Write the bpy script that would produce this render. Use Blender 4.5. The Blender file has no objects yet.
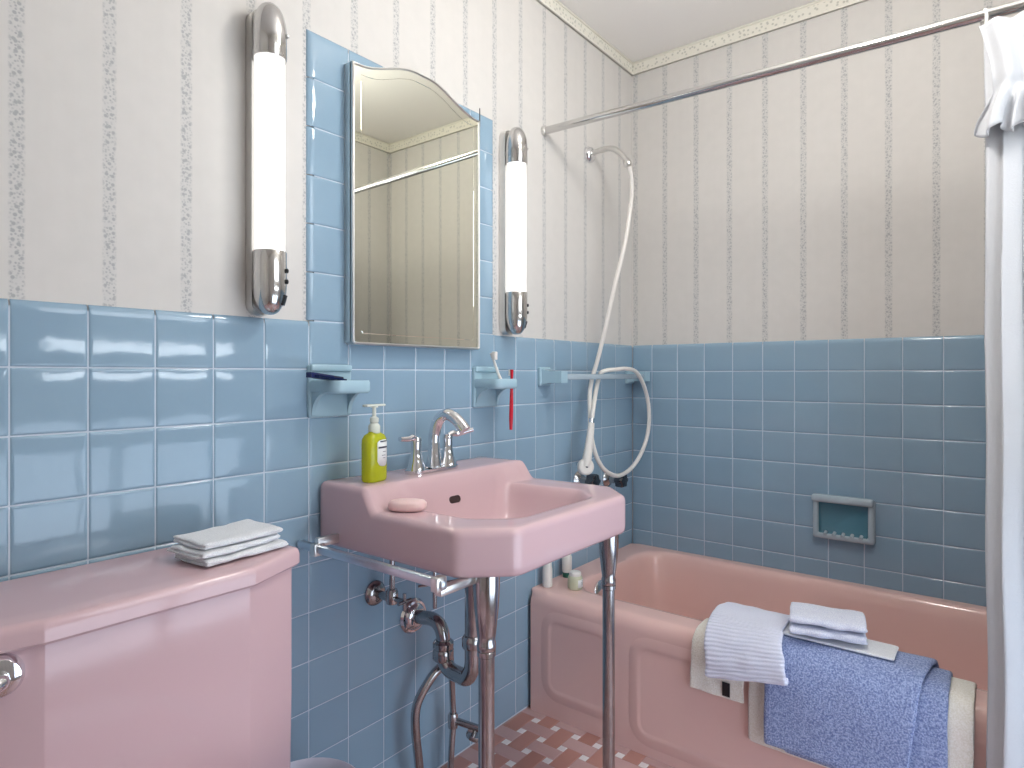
import bpy, bmesh, math, random
from mathutils import Vector, Matrix, noise
PI = math.pi
random.seed(7)
scene = bpy.context.scene
COL = scene.collection

# ------------------------------------------------------------------ materials
def srgb(r, g, b):
    f = lambda c: (c/255/12.92) if c/255 <= .04045 else ((c/255+.055)/1.055)**2.4
    return (f(r), f(g), f(b), 1)

class NT:
    def __init__(s, name):
        s.m = bpy.data.materials.new(name); s.m.use_nodes = True
        s.t = s.m.node_tree; s.b = s.t.nodes['Principled BSDF']
    def n(s, kind, **kw):
        nd = s.t.nodes.new(kind)
        for k, v in kw.items():
            if k.startswith('i_'):
                key = k[2:]
                nd.inputs[int(key) if key.isdigit() else key.replace('_', ' ')].default_value = v
            else: setattr(nd, k, v)
        return nd
    def l(s, a, b): s.t.links.new(a, b)
    def math(s, op, a, b=None, c=None):
        nd = s.t.nodes.new('ShaderNodeMath'); nd.operation = op
        for i, v in enumerate((a, b, c)):
            if v is None: continue
            if isinstance(v, (int, float)): nd.inputs[i].default_value = v
            else: s.l(v, nd.inputs[i])
        return nd.outputs[0]
    def mix(s, fac, a, b):
        nd = s.t.nodes.new('ShaderNodeMix'); nd.data_type = 'RGBA'
        for i, v in ((0, fac), (6, a), (7, b)):
            if isinstance(v, (int, float, tuple)): nd.inputs[i].default_value = v
            else: s.l(v, nd.inputs[i])
        return nd.outputs[2]
    def set(s, **kw):
        for k, v in kw.items(): s.b.inputs[k.replace('_', ' ')].default_value = v

def mat(name, col, rough=.5, metal=0, noise_amt=0, noise_scale=20, bump=0, bump_scale=200, **kw):
    N = NT(name); N.set(Base_Color=col, Roughness=rough, Metallic=metal)
    for k, v in kw.items(): N.b.inputs[k.replace('_', ' ')].default_value = v
    tc = N.n('ShaderNodeTexCoord')
    if noise_amt:
        nz = N.n('ShaderNodeTexNoise'); nz.inputs['Scale'].default_value = noise_scale; nz.inputs['Detail'].default_value = 4
        N.l(tc.outputs['Object'], nz.inputs['Vector'])
        dark = tuple(c*(1-noise_amt) for c in col[:3])+(1,); light = tuple(min(1, c*(1+noise_amt)) for c in col[:3])+(1,)
        N.l(N.mix(nz.outputs['Fac'], dark, light), N.b.inputs['Base Color'])
    if bump:
        nb = N.n('ShaderNodeTexNoise'); nb.inputs['Scale'].default_value = bump_scale; nb.inputs['Detail'].default_value = 3
        N.l(tc.outputs['Object'], nb.inputs['Vector'])
        bp = N.n('ShaderNodeBump'); bp.inputs['Strength'].default_value = bump; bp.inputs['Distance'].default_value = .002
        N.l(nb.outputs['Fac'], bp.inputs['Height']); N.l(bp.outputs['Normal'], N.b.inputs['Normal'])
    return N.m

def emit(name, col, strength):
    N = NT(name); N.set(Base_Color=(.8, .8, .8, 1), Roughness=.4, Emission_Color=col, Emission_Strength=strength)
    return N.m

def wallpaper(name, axis, phase, period):
    N = NT(name)
    g = N.n('ShaderNodeNewGeometry'); sp = N.n('ShaderNodeSeparateXYZ'); N.l(g.outputs['Position'], sp.inputs[0])
    u = sp.outputs[axis]; z = sp.outputs[2]
    t = N.math('DIVIDE', N.math('SUBTRACT', u, phase), period)
    fr = N.math('SUBTRACT', t, N.math('FLOOR', N.math('ADD', t, .5)))       # -0.5..0.5
    d = N.math('MULTIPLY', N.math('ABSOLUTE', fr), period)                   # metres from stripe centre
    band = N.n('ShaderNodeMapRange', interpolation_type='SMOOTHSTEP'); band.inputs['From Min'].default_value = .0130; band.inputs['From Max'].default_value = .0065
    N.l(d, band.inputs[0])
    # little leaves and flowers in the band
    cv = N.n('ShaderNodeCombineXYZ'); N.l(u, cv.inputs[0]); N.l(z, cv.inputs[1])
    vo = N.n('ShaderNodeTexVoronoi'); vo.inputs['Scale'].default_value = 185; vo.voronoi_dimensions = '2D'; N.l(cv.outputs[0], vo.inputs['Vector'])
    leaf = N.n('ShaderNodeMapRange', interpolation_type='SMOOTHSTEP'); leaf.inputs['From Min'].default_value = .42; leaf.inputs['From Max'].default_value = .2
    N.l(vo.outputs['Distance'], leaf.inputs[0])
    sepc = N.n('ShaderNodeSeparateColor'); N.l(vo.outputs['Color'], sepc.inputs[0])
    pick = N.math('MULTIPLY', leaf.outputs[0], N.math('ADD', .25, N.math('MULTIPLY', sepc.outputs[0], .75)))
    vo2 = N.n('ShaderNodeTexVoronoi'); vo2.inputs['Scale'].default_value = 78; vo2.voronoi_dimensions = '2D'; N.l(cv.outputs[0], vo2.inputs['Vector'])
    flw = N.n('ShaderNodeMapRange', interpolation_type='SMOOTHSTEP'); flw.inputs['From Min'].default_value = .3; flw.inputs['From Max'].default_value = .16
    N.l(vo2.outputs['Distance'], flw.inputs[0])
    orn = N.math('MULTIPLY', band.outputs[0], N.math('MAXIMUM', pick, flw.outputs[0]))
    # faint silky ground and faint ghost stripe
    nz = N.n('ShaderNodeTexNoise'); nz.inputs['Scale'].default_value = 26; nz.inputs['Detail'].default_value = 3; N.l(cv.outputs[0], nz.inputs['Vector'])
    gv = N.n('ShaderNodeCombineXYZ'); N.l(N.math('MULTIPLY', u, 60), gv.inputs[0]); N.l(N.math('MULTIPLY', z, 2), gv.inputs[1])
    nz2 = N.n('ShaderNodeTexNoise'); nz2.inputs['Scale'].default_value = 1.0; N.l(gv.outputs[0], nz2.inputs['Vector'])
    base = N.mix(nz.outputs['Fac'], srgb(207, 205, 201), srgb(216, 213, 209))
    base = N.mix(N.math('MULTIPLY', nz2.outputs['Fac'], .35), base, srgb(206, 201, 196))
    base = N.mix(N.math('MULTIPLY', band.outputs[0], .24), base, srgb(184, 187, 188))
    colr = N.mix(N.math('MULTIPLY', orn, .52), base, srgb(126, 132, 138))
    N.l(colr, N.b.inputs['Base Color']); N.set(Roughness=.55)
    N.b.inputs['Specular IOR Level'].default_value = .25
    return N.m

def tile_mat(name, a, b):
    N = NT(name)
    g = N.n('ShaderNodeNewGeometry')
    nz = N.n('ShaderNodeTexNoise'); nz.inputs['Scale'].default_value = 5; N.l(g.outputs['Position'], nz.inputs['Vector'])
    f = N.math('ADD', N.math('MULTIPLY', nz.outputs['Fac'], .55), N.math('MULTIPLY', g.outputs['Random Per Island'], .45))
    N.l(N.mix(f, a, b), N.b.inputs['Base Color']); N.set(Roughness=.07)
    nb = N.n('ShaderNodeTexNoise'); nb.inputs['Scale'].default_value = 30; N.l(g.outputs['Position'], nb.inputs['Vector'])
    bp = N.n('ShaderNodeBump'); bp.inputs['Strength'].default_value = .06; bp.inputs['Distance'].default_value = .004
    N.l(nb.outputs['Fac'], bp.inputs['Height']); N.l(bp.outputs['Normal'], N.b.inputs['Normal'])
    return N.m

def isl_mat(name, a, b, rough):
    N = NT(name); g = N.n('ShaderNodeNewGeometry')
    N.l(N.mix(g.outputs['Random Per Island'], a, b), N.b.inputs['Base Color']); N.set(Roughness=rough)
    return N.m

def terry(name, a, b, scale=420, strength=.9, rib=0):
    N = NT(name); tc = N.n('ShaderNodeTexCoord')
    nz = N.n('ShaderNodeTexNoise'); nz.inputs['Scale'].default_value = scale; nz.inputs['Detail'].default_value = 2; N.l(tc.outputs['Object'], nz.inputs['Vector'])
    mr = N.n('ShaderNodeMapRange'); mr.inputs['From Min'].default_value = .36; mr.inputs['From Max'].default_value = .64; N.l(nz.outputs['Fac'], mr.inputs[0])
    N.l(N.mix(mr.outputs[0], a, b), N.b.inputs['Base Color'])
    h = nz.outputs['Fac']
    bp = N.n('ShaderNodeBump'); bp.inputs['Strength'].default_value = strength; bp.inputs['Distance'].default_value = .003
    N.l(h, bp.inputs['Height']); N.l(bp.outputs['Normal'], N.b.inputs['Normal'])
    N.set(Roughness=.95); N.b.inputs['Specular IOR Level'].default_value = .1
    N.b.inputs['Sheen Weight'].default_value = .25
    return N.m

M = {}
M['paperA'] = wallpaper('wallpaper_left', 0, -1.552, .132)
M['paperB'] = wallpaper('wallpaper_right', 1, -.14, .1305)
M['tileA'] = tile_mat('blue_tile', srgb(135, 163, 184), srgb(147, 174, 193))
M['ceramic'] = mat('blue_ceramic', srgb(164, 194, 208), .1, noise_amt=.03)
M['ceramic2'] = mat('grey_blue_ceramic', srgb(172, 188, 198), .12, noise_amt=.03)
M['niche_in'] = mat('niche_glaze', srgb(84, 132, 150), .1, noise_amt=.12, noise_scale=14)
M['grout'] = mat('grout', srgb(196, 208, 220), .8, noise_amt=.06)
M['pink'] = mat('pink_porcelain', srgb(211, 180, 185), .09, noise_amt=.015, noise_scale=6)
M['tubpink'] = mat('salmon_enamel', srgb(234, 196, 189), .11, noise_amt=.02, noise_scale=6)
M['chrome'] = mat('chrome', (.78, .78, .80, 1), .07, 1, noise_amt=.04, noise_scale=60)
M['capchrome'] = mat('satin_chrome', (.60, .59, .58, 1), .13, 1, noise_amt=.05, noise_scale=40)
M['tapmetal'] = mat('dark_tap_metal', (.13, .13, .14, 1), .22, 1, noise_amt=.2, noise_scale=60)
M['oldchrome'] = mat('worn_chrome', (.44, .43, .43, 1), .15, 1, noise_amt=.22, noise_scale=45)
M['steel'] = mat('brushed_steel', (.70, .69, .67, 1), .28, 1, noise_amt=.05)
M['barsteel'] = mat('bluish_bar_steel', (.60, .66, .74, 1), .3, 1, noise_amt=.05)
M['mirror'] = mat('mirror_glass', (.89, .90, .79, 1), .005, 1, noise_amt=.005)
M['dark'] = mat('dark_slot', srgb(52, 34, 32), .5, noise_amt=.1)
M['black'] = mat('black_plastic', srgb(26, 28, 32), .35, noise_amt=.1)
M['navy'] = mat('navy_plastic', srgb(22, 34, 84), .25, noise_amt=.1)
M['white'] = mat('white_paint', srgb(232, 230, 226), .5, noise_amt=.01)
M['ceil'] = mat('ceiling_paint', srgb(243, 241, 238), .8, noise_amt=.012, noise_scale=3)
M['plastic'] = mat('white_plastic', srgb(232, 228, 222), .3, noise_amt=.02)
M['red'] = mat('red_plastic', srgb(196, 24, 44), .22, noise_amt=.08)
M['tube'] = emit('lit_sconce_tube', (1, .985, .96, 1), .8)
M['dome'] = emit('lit_ceiling_glass', (1, .965, .915, 1), 40)
M['sky'] = emit('daylight_pane', (.86, .93, 1, 1), 3.6)
M['sky2'] = emit('lower_daylight_pane', (.84, .92, 1, 1), 9.0)
M['fillglow'] = emit('added_fill_glow', (.70, .83, 1, 1), 2.9)  # cool glow of the added fill panel
M['border'] = None
M['soapliq'] = mat('green_soap', srgb(222, 226, 50), .08, noise_amt=.12, noise_scale=30, Transmission_Weight=.5, IOR=1.4)
M['clear'] = mat('clear_plastic', srgb(236, 240, 228), .1, noise_amt=.02, Transmission_Weight=.2, IOR=1.4)
M['paper'] = mat('label_paper', srgb(238, 240, 240), .5, noise_amt=.02)
M['ink'] = mat('label_ink', srgb(50, 56, 72), .5, noise_amt=.1)
M['soap'] = mat('pink_soap', srgb(240, 206, 204), .35, noise_amt=.03, Subsurface_Weight=.1)
M['bin'] = mat('lilac_plastic', srgb(212, 212, 226), .3, noise_amt=.02)
M['green'] = mat('green_plastic', srgb(16, 92, 74), .3, noise_amt=.1)
M['cream'] = terry('cream_towel', srgb(236, 230, 218), srgb(249, 245, 238), 300, .5)
M['bluetowel'] = terry('blue_terry', srgb(112, 128, 178), srgb(172, 186, 222), 260, 1.0)
M['whitecloth'] = terry('white_terry', srgb(226, 228, 232), srgb(242, 243, 246), 500, .6)
M['lilaccloth'] = terry('pale_terry', srgb(208, 212, 232), srgb(232, 235, 246), 420, .6)
M['curtain'] = mat('curtain_cloth', srgb(196, 198, 202), .9, bump=.25, bump_scale=260, noise_amt=.015)
M['jar'] = mat('cream_jar', srgb(226, 228, 196), .25, noise_amt=.03, Transmission_Weight=.25)
M['floorA'] = isl_mat('brown_pink_mosaic', srgb(176, 126, 114), srgb(194, 144, 132), .3)
M['floorB'] = isl_mat('grey_pink_mosaic', srgb(188, 152, 150), srgb(202, 168, 166), .3)
M['floorC'] = isl_mat('white_mosaic', srgb(230, 224, 226), srgb(242, 238, 238), .3)
M['floorgrout'] = mat('floor_grout', srgb(182, 152, 146), .8, noise_amt=.1)
M['door'] = mat('door_paint', srgb(226, 222, 214), .4, noise_amt=.01)
M['addedlinen'] = mat('added_curtain_linen', srgb(206, 196, 180), .9, noise_amt=.05)  # cloth of the added cafe curtain
def border_mat():
    N = NT('embossed_border'); g = N.n('ShaderNodeNewGeometry'); sp = N.n('ShaderNodeSeparateXYZ'); N.l(g.outputs['Position'], sp.inputs[0])
    cv = N.n('ShaderNodeCombineXYZ'); N.l(N.math('ADD', sp.outputs[0], sp.outputs[1]), cv.inputs[0]); N.l(sp.outputs[2], cv.inputs[1])
    vo = N.n('ShaderNodeTexVoronoi'); vo.voronoi_dimensions = '2D'; vo.inputs['Scale'].default_value = 58; N.l(cv.outputs[0], vo.inputs['Vector'])
    mr = N.n('ShaderNodeMapRange'); mr.inputs['From Min'].default_value = .3; mr.inputs['From Max'].default_value = .15; N.l(vo.outputs['Distance'], mr.inputs[0])
    inn = N.n('ShaderNodeMapRange'); inn.inputs['From Min'].default_value = .016; inn.inputs['From Max'].default_value = .012
    N.l(N.math('ABSOLUTE', N.math('SUBTRACT', sp.outputs[2], 2.355)), inn.inputs[0])
    f = N.math('MULTIPLY', N.math('MULTIPLY', mr.outputs[0], inn.outputs[0]), .55)
    N.l(N.mix(f, srgb(230, 227, 216), srgb(160, 160, 150)), N.b.inputs['Base Color']); N.set(Roughness=.6)
    return N.m
M['border'] = border_mat()
def rib_mat():
    N = NT('ribbed_terry'); g = N.n('ShaderNodeTexCoord'); sp = N.n('ShaderNodeSeparateXYZ'); N.l(g.outputs['UV'], sp.inputs[0])
    fade = N.n('ShaderNodeMapRange', interpolation_type='SMOOTHSTEP'); fade.inputs['From Min'].default_value = .22; fade.inputs['From Max'].default_value = .48; N.l(sp.outputs[1], fade.inputs[0])
    s = N.math('MULTIPLY', N.math('SINE', N.math('MULTIPLY', sp.outputs[1], 2*PI*30)), fade.outputs[0])
    nz = N.n('ShaderNodeTexNoise'); nz.inputs['Scale'].default_value = 420; N.l(g.outputs['Object'], nz.inputs['Vector'])
    h = N.math('ADD', N.math('MULTIPLY', s, .5), N.math('MULTIPLY', nz.outputs['Fac'], .7))
    bp = N.n('ShaderNodeBump'); bp.inputs['Strength'].default_value = .55; bp.inputs['Distance'].default_value = .003
    N.l(h, bp.inputs['Height']); N.l(bp.outputs['Normal'], N.b.inputs['Normal'])
    N.l(N.mix(nz.outputs['Fac'], srgb(210, 214, 236), srgb(234, 236, 248)), N.b.inputs['Base Color'])
    N.set(Roughness=.95); N.b.inputs['Specular IOR Level'].default_value = .1
    return N.m
M['rib'] = rib_mat()

# ------------------------------------------------------------------ mesh helpers
class MB:
    def __init__(s): s.v = []; s.f = []; s.mi = []; s.uv = {}
    def add(s, verts, faces, mi=0, T=None):
        o = len(s.v)
        for p in verts:
            p = Vector(p)
            s.v.append(T @ p if T else p)
        for f in faces: s.f.append([i+o for i in f]); s.mi.append(mi)
        return s
    def box(s, x0, x1, y0, y1, z0, z1, bev=0, seg=2, mi=0, T=None):
        bm = bmesh.new(); bmesh.ops.create_cube(bm, size=1)
        for v in bm.verts: v.co = Vector(((x0+x1)/2+v.co.x*(x1-x0), (y0+y1)/2+v.co.y*(y1-y0), (z0+z1)/2+v.co.z*(z1-z0)))
        if bev: bmesh.ops.bevel(bm, geom=bm.edges[:], offset=bev, segments=seg, profile=.5, affect='EDGES')
        bm.verts.index_update()
        s.add([v.co for v in bm.verts], [[v.index for v in f.verts] for f in bm.faces], mi, T); bm.free(); return s
    def rings(s, rings, cap0=True, cap1=True, mi=0, T=None, closed=True):
        n = len(rings[0]); vs = [p for r in rings for p in r]; fs = []
        for k in range(len(rings)-1):
            for i in range(n if closed else n-1):
                j = (i+1) % n
                fs.append((k*n+i, k*n+j, (k+1)*n+j, (k+1)*n+i))
        if cap0: fs.append(tuple(range(n))[::-1])
        if cap1: fs.append(tuple((len(rings)-1)*n+i for i in range(n)))
        return s.add(vs, fs, mi, T)
    def lathe(s, prof, seg=28, T=None, mi=0, cap0=True, cap1=True):
        return s.rings([[(r*math.cos(2*PI*i/seg), r*math.sin(2*PI*i/seg), z) for i in range(seg)] for r, z in prof], cap0, cap1, mi, T)
    def tube(s, pts, rad, seg=14, sub=6, mi=0, smooth=True, T=None):
        P = [Vector(p) for p in pts]; R = rad if isinstance(rad, (list, tuple)) else [rad]*len(P)
        if smooth and len(P) > 2:
            Q, RR = [], []
            for i in range(len(P)-1):
                p0 = P[i-1] if i else P[0]*2-P[1]; p1, p2 = P[i], P[i+1]; p3 = P[i+2] if i+2 < len(P) else P[-1]*2-P[-2]
                for k in range(sub):
                    t = k/sub
                    Q.append(.5*((2*p1)+(p2-p0)*t+(2*p0-5*p1+4*p2-p3)*t*t+(3*p1-p0-3*p2+p3)*t**3)); RR.append(R[i]*(1-t)+R[i+1]*t)
            Q.append(P[-1]); RR.append(R[-1])
        else: Q, RR = P, R
        rings = []; up = None
        for i, q in enumerate(Q):
            d = (Q[min(i+1, len(Q)-1)]-Q[max(i-1, 0)]).normalized()
            if up is None: up = Vector((0, 0, 1)) if abs(d.z) < .9 else Vector((1, 0, 0))
            a = (up-d*up.dot(d)).normalized(); b = d.cross(a); up = a
            rings.append([q+(a*math.cos(2*PI*k/seg)+b*math.sin(2*PI*k/seg))*RR[i] for k in range(seg)])
        return s.rings(rings, mi=mi, T=T)
    def build(s, name, m, parent=None, ang=40, loc=None, uv=None):
        me = bpy.data.meshes.new(name); off = Vector(loc) if loc else Vector()
        base = Vector(parent.location) if parent is not None else Vector()
        if parent is not None and parent.parent is not None: base = base+Vector(parent.parent.location)
        if loc is None: off = base
        me.from_pydata([p-off for p in s.v], [], s.f)
        ms = m if isinstance(m, list) else [m]
        for q in ms: me.materials.append(q)
        if len(ms) > 1: me.polygons.foreach_set('material_index', s.mi)
        bm = bmesh.new(); bm.from_mesh(me); bmesh.ops.recalc_face_normals(bm, faces=bm.faces[:]); bm.to_mesh(me); bm.free()
        me.polygons.foreach_set('use_smooth', [True]*len(me.polygons))
        if ang < 180: me.set_sharp_from_angle(angle=math.radians(ang))
        o = bpy.data.objects.new(name, me); COL.objects.link(o)
        o.location = off-base if parent is not None else off
        if parent is not None: o.parent = parent
        return o

def sub(name, mb, m, parent, ang=40, label=None):
    """a part: its mesh is written in world coordinates, its origin sits at the thing's base"""
    w = Vector((0, 0, 0)); q = parent
    while q is not None: w = w+Vector(q.location); q = q.parent
    o = MB.build(mb, name, m, None, ang, loc=w)
    o.location = (0, 0, 0); o.parent = parent
    if label: o['label'] = label
    return o

def thing(name, label, cat, loc, group=None):
    o = bpy.data.objects.new(name, None); COL.objects.link(o); o.location = loc
    o.empty_display_size = .05
    return tag(o, label, cat, group)
def tag(o, label, cat, group=None):
    o['label'] = label; o['category'] = cat
    if group: o['group'] = group
    return o
def struct(o): o['kind'] = 'structure'; return o

def rpoly(pts, r, seg=8):
    """round the corners of a 2D polygon (ccw or cw)"""
    out = []; n = len(pts); rr = r if isinstance(r, (list, tuple)) else [r]*n
    for i in range(n):
        p = Vector(pts[i]); a = Vector(pts[i-1]); b = Vector(pts[(i+1) % n]); rad = rr[i]
        if rad <= 0: out.append((p.x, p.y)); continue
        da = (a-p).normalized(); db = (b-p).normalized()
        ang = da.angle(db); t = rad/math.tan(ang/2); t = min(t, (a-p).length*.49, (b-p).length*.49)
        p0 = p+da*t; p1 = p+db*t
        for k in range(seg+1):
            u = k/seg; q = p0*(1-u)**2+p*2*u*(1-u)+p1*u*u
            out.append((q.x, q.y))
    return out
def rayres(poly, c, N):
    """resample a star-shaped polygon by N rays from c"""
    out = []; n = len(poly)
    for i in range(N):
        a = 2*PI*i/N; d = (math.cos(a), math.sin(a)); best = None
        for k in range(n):
            x1, y1 = poly[k][0]-c[0], poly[k][1]-c[1]; x2, y2 = poly[(k+1) % n][0]-c[0], poly[(k+1) % n][1]-c[1]
            ex, ey = x2-x1, y2-y1; den = d[0]*ey-d[1]*ex
            if abs(den) < 1e-12: continue
            t = (x1*ey-y1*ex)/den; u = (x1*d[1]-y1*d[0])/den
            if t > 0 and -1e-9 <= u <= 1+1e-9 and (best is None or t < best): best = t
        out.append((c[0]+d[0]*best, c[1]+d[1]*best))
    return out
def inset(poly2, c, d):
    out = []
    for x, y in poly2:
        v = Vector((x-c[0], y-c[1])); L = v.length
        out.append((c[0]+v.x*(1-d/L), c[1]+v.y*(1-d/L)))
    return out
def offset_poly(poly, d):
    """true inward offset of a convex-ish ccw polygon by vertex normals"""
    n = len(poly); out = []
    area = sum(poly[i][0]*poly[(i+1) % n][1]-poly[(i+1) % n][0]*poly[i][1] for i in range(n))
    sg = 1 if area > 0 else -1
    for i in range(n):
        a = Vector(poly[i-1]); p = Vector(poly[i]); b = Vector(poly[(i+1) % n])
        e1 = (p-a).normalized() if (p-a).length > 1e-9 else (b-p).normalized(); e2 = (b-p).normalized() if (b-p).length > 1e-9 else e1
        n1 = Vector((-e1.y, e1.x))*sg; n2 = Vector((-e2.y, e2.x))*sg; m = (n1+n2)
        m = m/max(.3, (1+n1.dot(n2)))
        out.append((p.x+m.x*d, p.y+m.y*d))
    return out
def prism(mb, poly, z0, z1, bev=.002, mi=0, T=None, seg=3):
    """extrude a 2D outline between z0 and z1 with rounded rims"""
    rings = []
    for k in range(seg+1):
        a = PI/2*k/seg; rings.append([(x, y, z0+bev*(1-math.sin(a))) for x, y in offset_poly(poly, bev*math.cos(a)*.999*1)] if bev else [(x, y, z0) for x, y in poly])
    for k in range(seg+1):
        a = PI/2*k/seg; rings.append([(x, y, z1-bev*(1-math.cos(a))) for x, y in offset_poly(poly, bev*math.sin(a))] if bev else [(x, y, z1) for x, y in poly])
    return mb.rings(rings, T=T, mi=mi)
def axis_T(origin, ex, ey, ez):
    return Matrix(((ex[0], ey[0], ez[0], origin[0]), (ex[1], ey[1], ez[1], origin[1]), (ex[2], ey[2], ez[2], origin[2]), (0, 0, 0, 1)))
def dirT(origin, d, roll=(0, 0, 1)):
    d = Vector(d).normalized(); r = Vector(roll)
    if abs(d.dot(r)) > .95: r = Vector((1, 0, 0))
    x = r.cross(d).normalized(); y = d.cross(x)
    return axis_T(origin, x, y, d)
# a frame whose local xy is the x-z plane of the left wall, local z pointing into the room (-y)
def wallT(x=0, y=0, z=0): return axis_T((x, y, z), (1, 0, 0), (0, 0, 1), (0, -1, 0))
def sm(a, b, t):
    t = max(0, min(1, (t-a)/(b-a))); return t*t*(3-2*t)
def nz3(p, s=1.0): return noise.noise(Vector(p)*s)

# ------------------------------------------------------------------ room
XR, YF, ZC = -2.95, -1.58, 2.382
PA, PH, ZT = .1082, .1092, 1.205
def tile(mb, T, u0, u1, v0, v1, bull='', mi=0, th=.008):
    g = .0012; u0 += g; u1 -= g; v0 += g; v1 -= g
    w, h = u1-u0, v1-v0
    if w < .006 or h < .006: return
    r, dp = .006, .0016
    def coords(L, b0, b1):
        lo = [0, .001, .003, .006, .011, .018] if b0 else [0, .0012, .003, .006]
        hi = [0, .001, .003, .006, .011, .018] if b1 else [0, .0012, .003, .006]
        if L < .04: return [L*k/6 for k in range(7)]
        return lo+[L*.3, L*.5, L*.7]+[L-q for q in reversed(hi)]
    def drop(d, b):
        rr, dd = (.016, th) if b else (r, dp)
        if d >= rr: return 0
        return dd*(1-math.sqrt(max(0, 1-(1-d/rr)**2)))
    us, vs = coords(w, 'l' in bull, 'r' in bull), coords(h, 'b' in bull, 't' in bull)
    tu, tv = random.uniform(-.0022, .0022), random.uniform(-.0022, .0022)
    V = []
    for v in vs:
        for u in us:
            z = -max(drop(u, 'l' in bull), drop(w-u, 'r' in bull), drop(v, 'b' in bull), drop(h-v, 't' in bull))
            z += tu*(u-w/2)+tv*(v-h/2)+.0004*(1-((u-w/2)/(w/2))**2)*(1-((v-h/2)/(h/2))**2)
            V.append((u0+u, v0+v, z))
    n = len(us); F = [(j*n+i, j*n+i+1, (j+1)*n+i+1, (j+1)*n+i) for j in range(len(vs)-1) for i in range(n-1)]
    mb.add(V, F, mi, T)

def rows(z_top, z_bot):
    r = []; z = z_top
    while z > z_bot+1e-6: r.append((max(z-PH, z_bot), z)); z -= PH
    return r
# left wall (sink wall): tile face at y = 0, paper at y = .007
wl = MB()
wl.box(XR, .02, .007, .12, 0, ZC, mi=0)
wl.box(XR, -.002, .0016, .009, 0, ZT-.012, mi=1)                        # grout bed
wl.box(-1.536, -.914, .0016, .009, ZT-.01, ZT+6*PH-.014, mi=1)
TA = wallT()
xs = [0]; x = -.1433
xs.append(x)
while x > XR: x -= PA; xs.append(max(x, XR))
cols = [(xs[i+1], xs[i]) for i in range(len(xs)-1)]
for k, (z0, z1) in enumerate(rows(ZT, 0)):
    for (a, b) in cols:
        if a > -.72 and z1 < .36: continue
        insur = a > -1.56 and b < -.89
        tile(wl, TA, a, b, z0, z1, 't' if (k == 0 and not insur) else '', 2)
SL, SR = -.1433-13*PA, -.1433-7*PA
for k in range(6):
    for c in range(6):
        a = SL+c*PA; z0 = ZT+k*PH
        fl = ('l' if c == 0 else '')+('r' if c == 5 else '')+('t' if k == 5 else '')
        tile(wl, TA, a-(.005 if c == 0 else 0), a+PA, z0, z0+PH, fl, 2)
struct(wl.build('wall_left', [M['paperA'], M['grout'], M['tileA']], ang=180 if 0 else 50))
# right wall (tub wall): tile face at x = 0
wr = MB()
wr.box(.007, .12, YF-.1, .12, 0, ZC, mi=0)
NY0, NY1, NZ0, NZ1 = -.873, -.712, .535, .655                           # soap recess
for (a, b, c, d) in ((YF, 0, .3, ZT-.012),):
    wr.box(.0016, .009, a, b, c, d, mi=1)
TB = axis_T((0, 0, 0), (0, 1, 0), (0, 0, 1), (-1, 0, 0))
ys = [0]; y = -.0870; ys.append(y)
while y > YF: y -= .1095; ys.append(max(y, YF))
for k, (z0, z1) in enumerate(rows(ZT, .33)):
    for i in range(len(ys)-1):
        a, b = ys[i+1], ys[i]
        tile(wr, TB, a, b, z0, z1, 't' if k == 0 else '', 2)
struct(wr.build('wall_right', [M['paperB'], M['grout'], M['tileA']], ang=50))
# walls behind the camera
WX0, WX1, WZ0, WZ1 = -1.62, -.86, 1.13, 2.08
FX0, FX1, FZ0, FZ1 = -1.95, -.80, .12, .82                            # added glowing fill panel, low and out of view
wf = MB()
wf.box(XR-.1, WX0, YF-.1, YF, FZ1, ZC); wf.box(WX1, .0069, YF-.1, YF, FZ1, ZC); wf.box(XR-.1, FX0, YF-.1, YF, 0, FZ1); wf.box(FX1, .0069, YF-.1, YF, 0, FZ1); wf.box(FX0, FX1, YF-.1, YF, 0, FZ0)
wf.box(WX0, WX1, YF-.1, YF, FZ1, WZ0); wf.box(WX0, WX1, YF-.1, YF, WZ1, ZC)
wfo = struct(wf.build('wall_front', wallpaper('wallpaper_front', 0, -.14, .1335)))
wb = MB(); wb.box(XR-.1, XR, YF, .007, 0, ZC); struct(wb.build('wall_rear', M['white']))
wn = MB()
for a, b, c, d in ((WX0-.05, WX0, WZ0-.05, WZ1+.05), (WX1, WX1+.05, WZ0-.05, WZ1+.05), (WX0, WX1, WZ1, WZ1+.05), (WX0, WX1, WZ0-.05, WZ0), (WX0, WX1, 1.42, 1.445)):
    wn.box(a, b, YF-.09, YF+.015, c, d, .004, mi=0)
wn.box(WX0, WX1, YF-.07, YF-.06, 1.432, WZ1, mi=1); wn.box(WX0, WX1, YF-.07, YF-.06, WZ0, 1.432, mi=2)
struct(wn.build('window_1', [M['white'], M['sky'], M['sky2']]))
w2 = MB()  # unseen panel added to brighten the lower room, framed like a window
for a, b, c, d in ((FX0-.04, FX0, FZ0-.04, FZ1+.03), (FX1, FX1+.04, FZ0-.04, FZ1+.03), (FX0, FX1, FZ1, FZ1+.03), (FX0, FX1, FZ0-.04, FZ0), (-1.39, -1.36, FZ0, FZ1)):
    w2.box(a, b, YF-.09, YF+.012, c, d, .004, mi=0)
w2.box(FX0, FX1, YF-.07, YF-.06, FZ0, FZ1, mi=1)
struct(w2.build('fill_panel', [M['white'], M['fillglow']]))
bl = MB(); n = 60; V = []; F = []  # unseen curtain added to mask part of the sash from the glossy tiles
for i in range(n+1):
    xx = WX0+.005+(WX1-WX0-.01)*i/n; yy = YF-.03+.006*math.sin(i*1.7)
    V += [(xx, yy, 1.215), (xx, yy, 1.42)]
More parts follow.
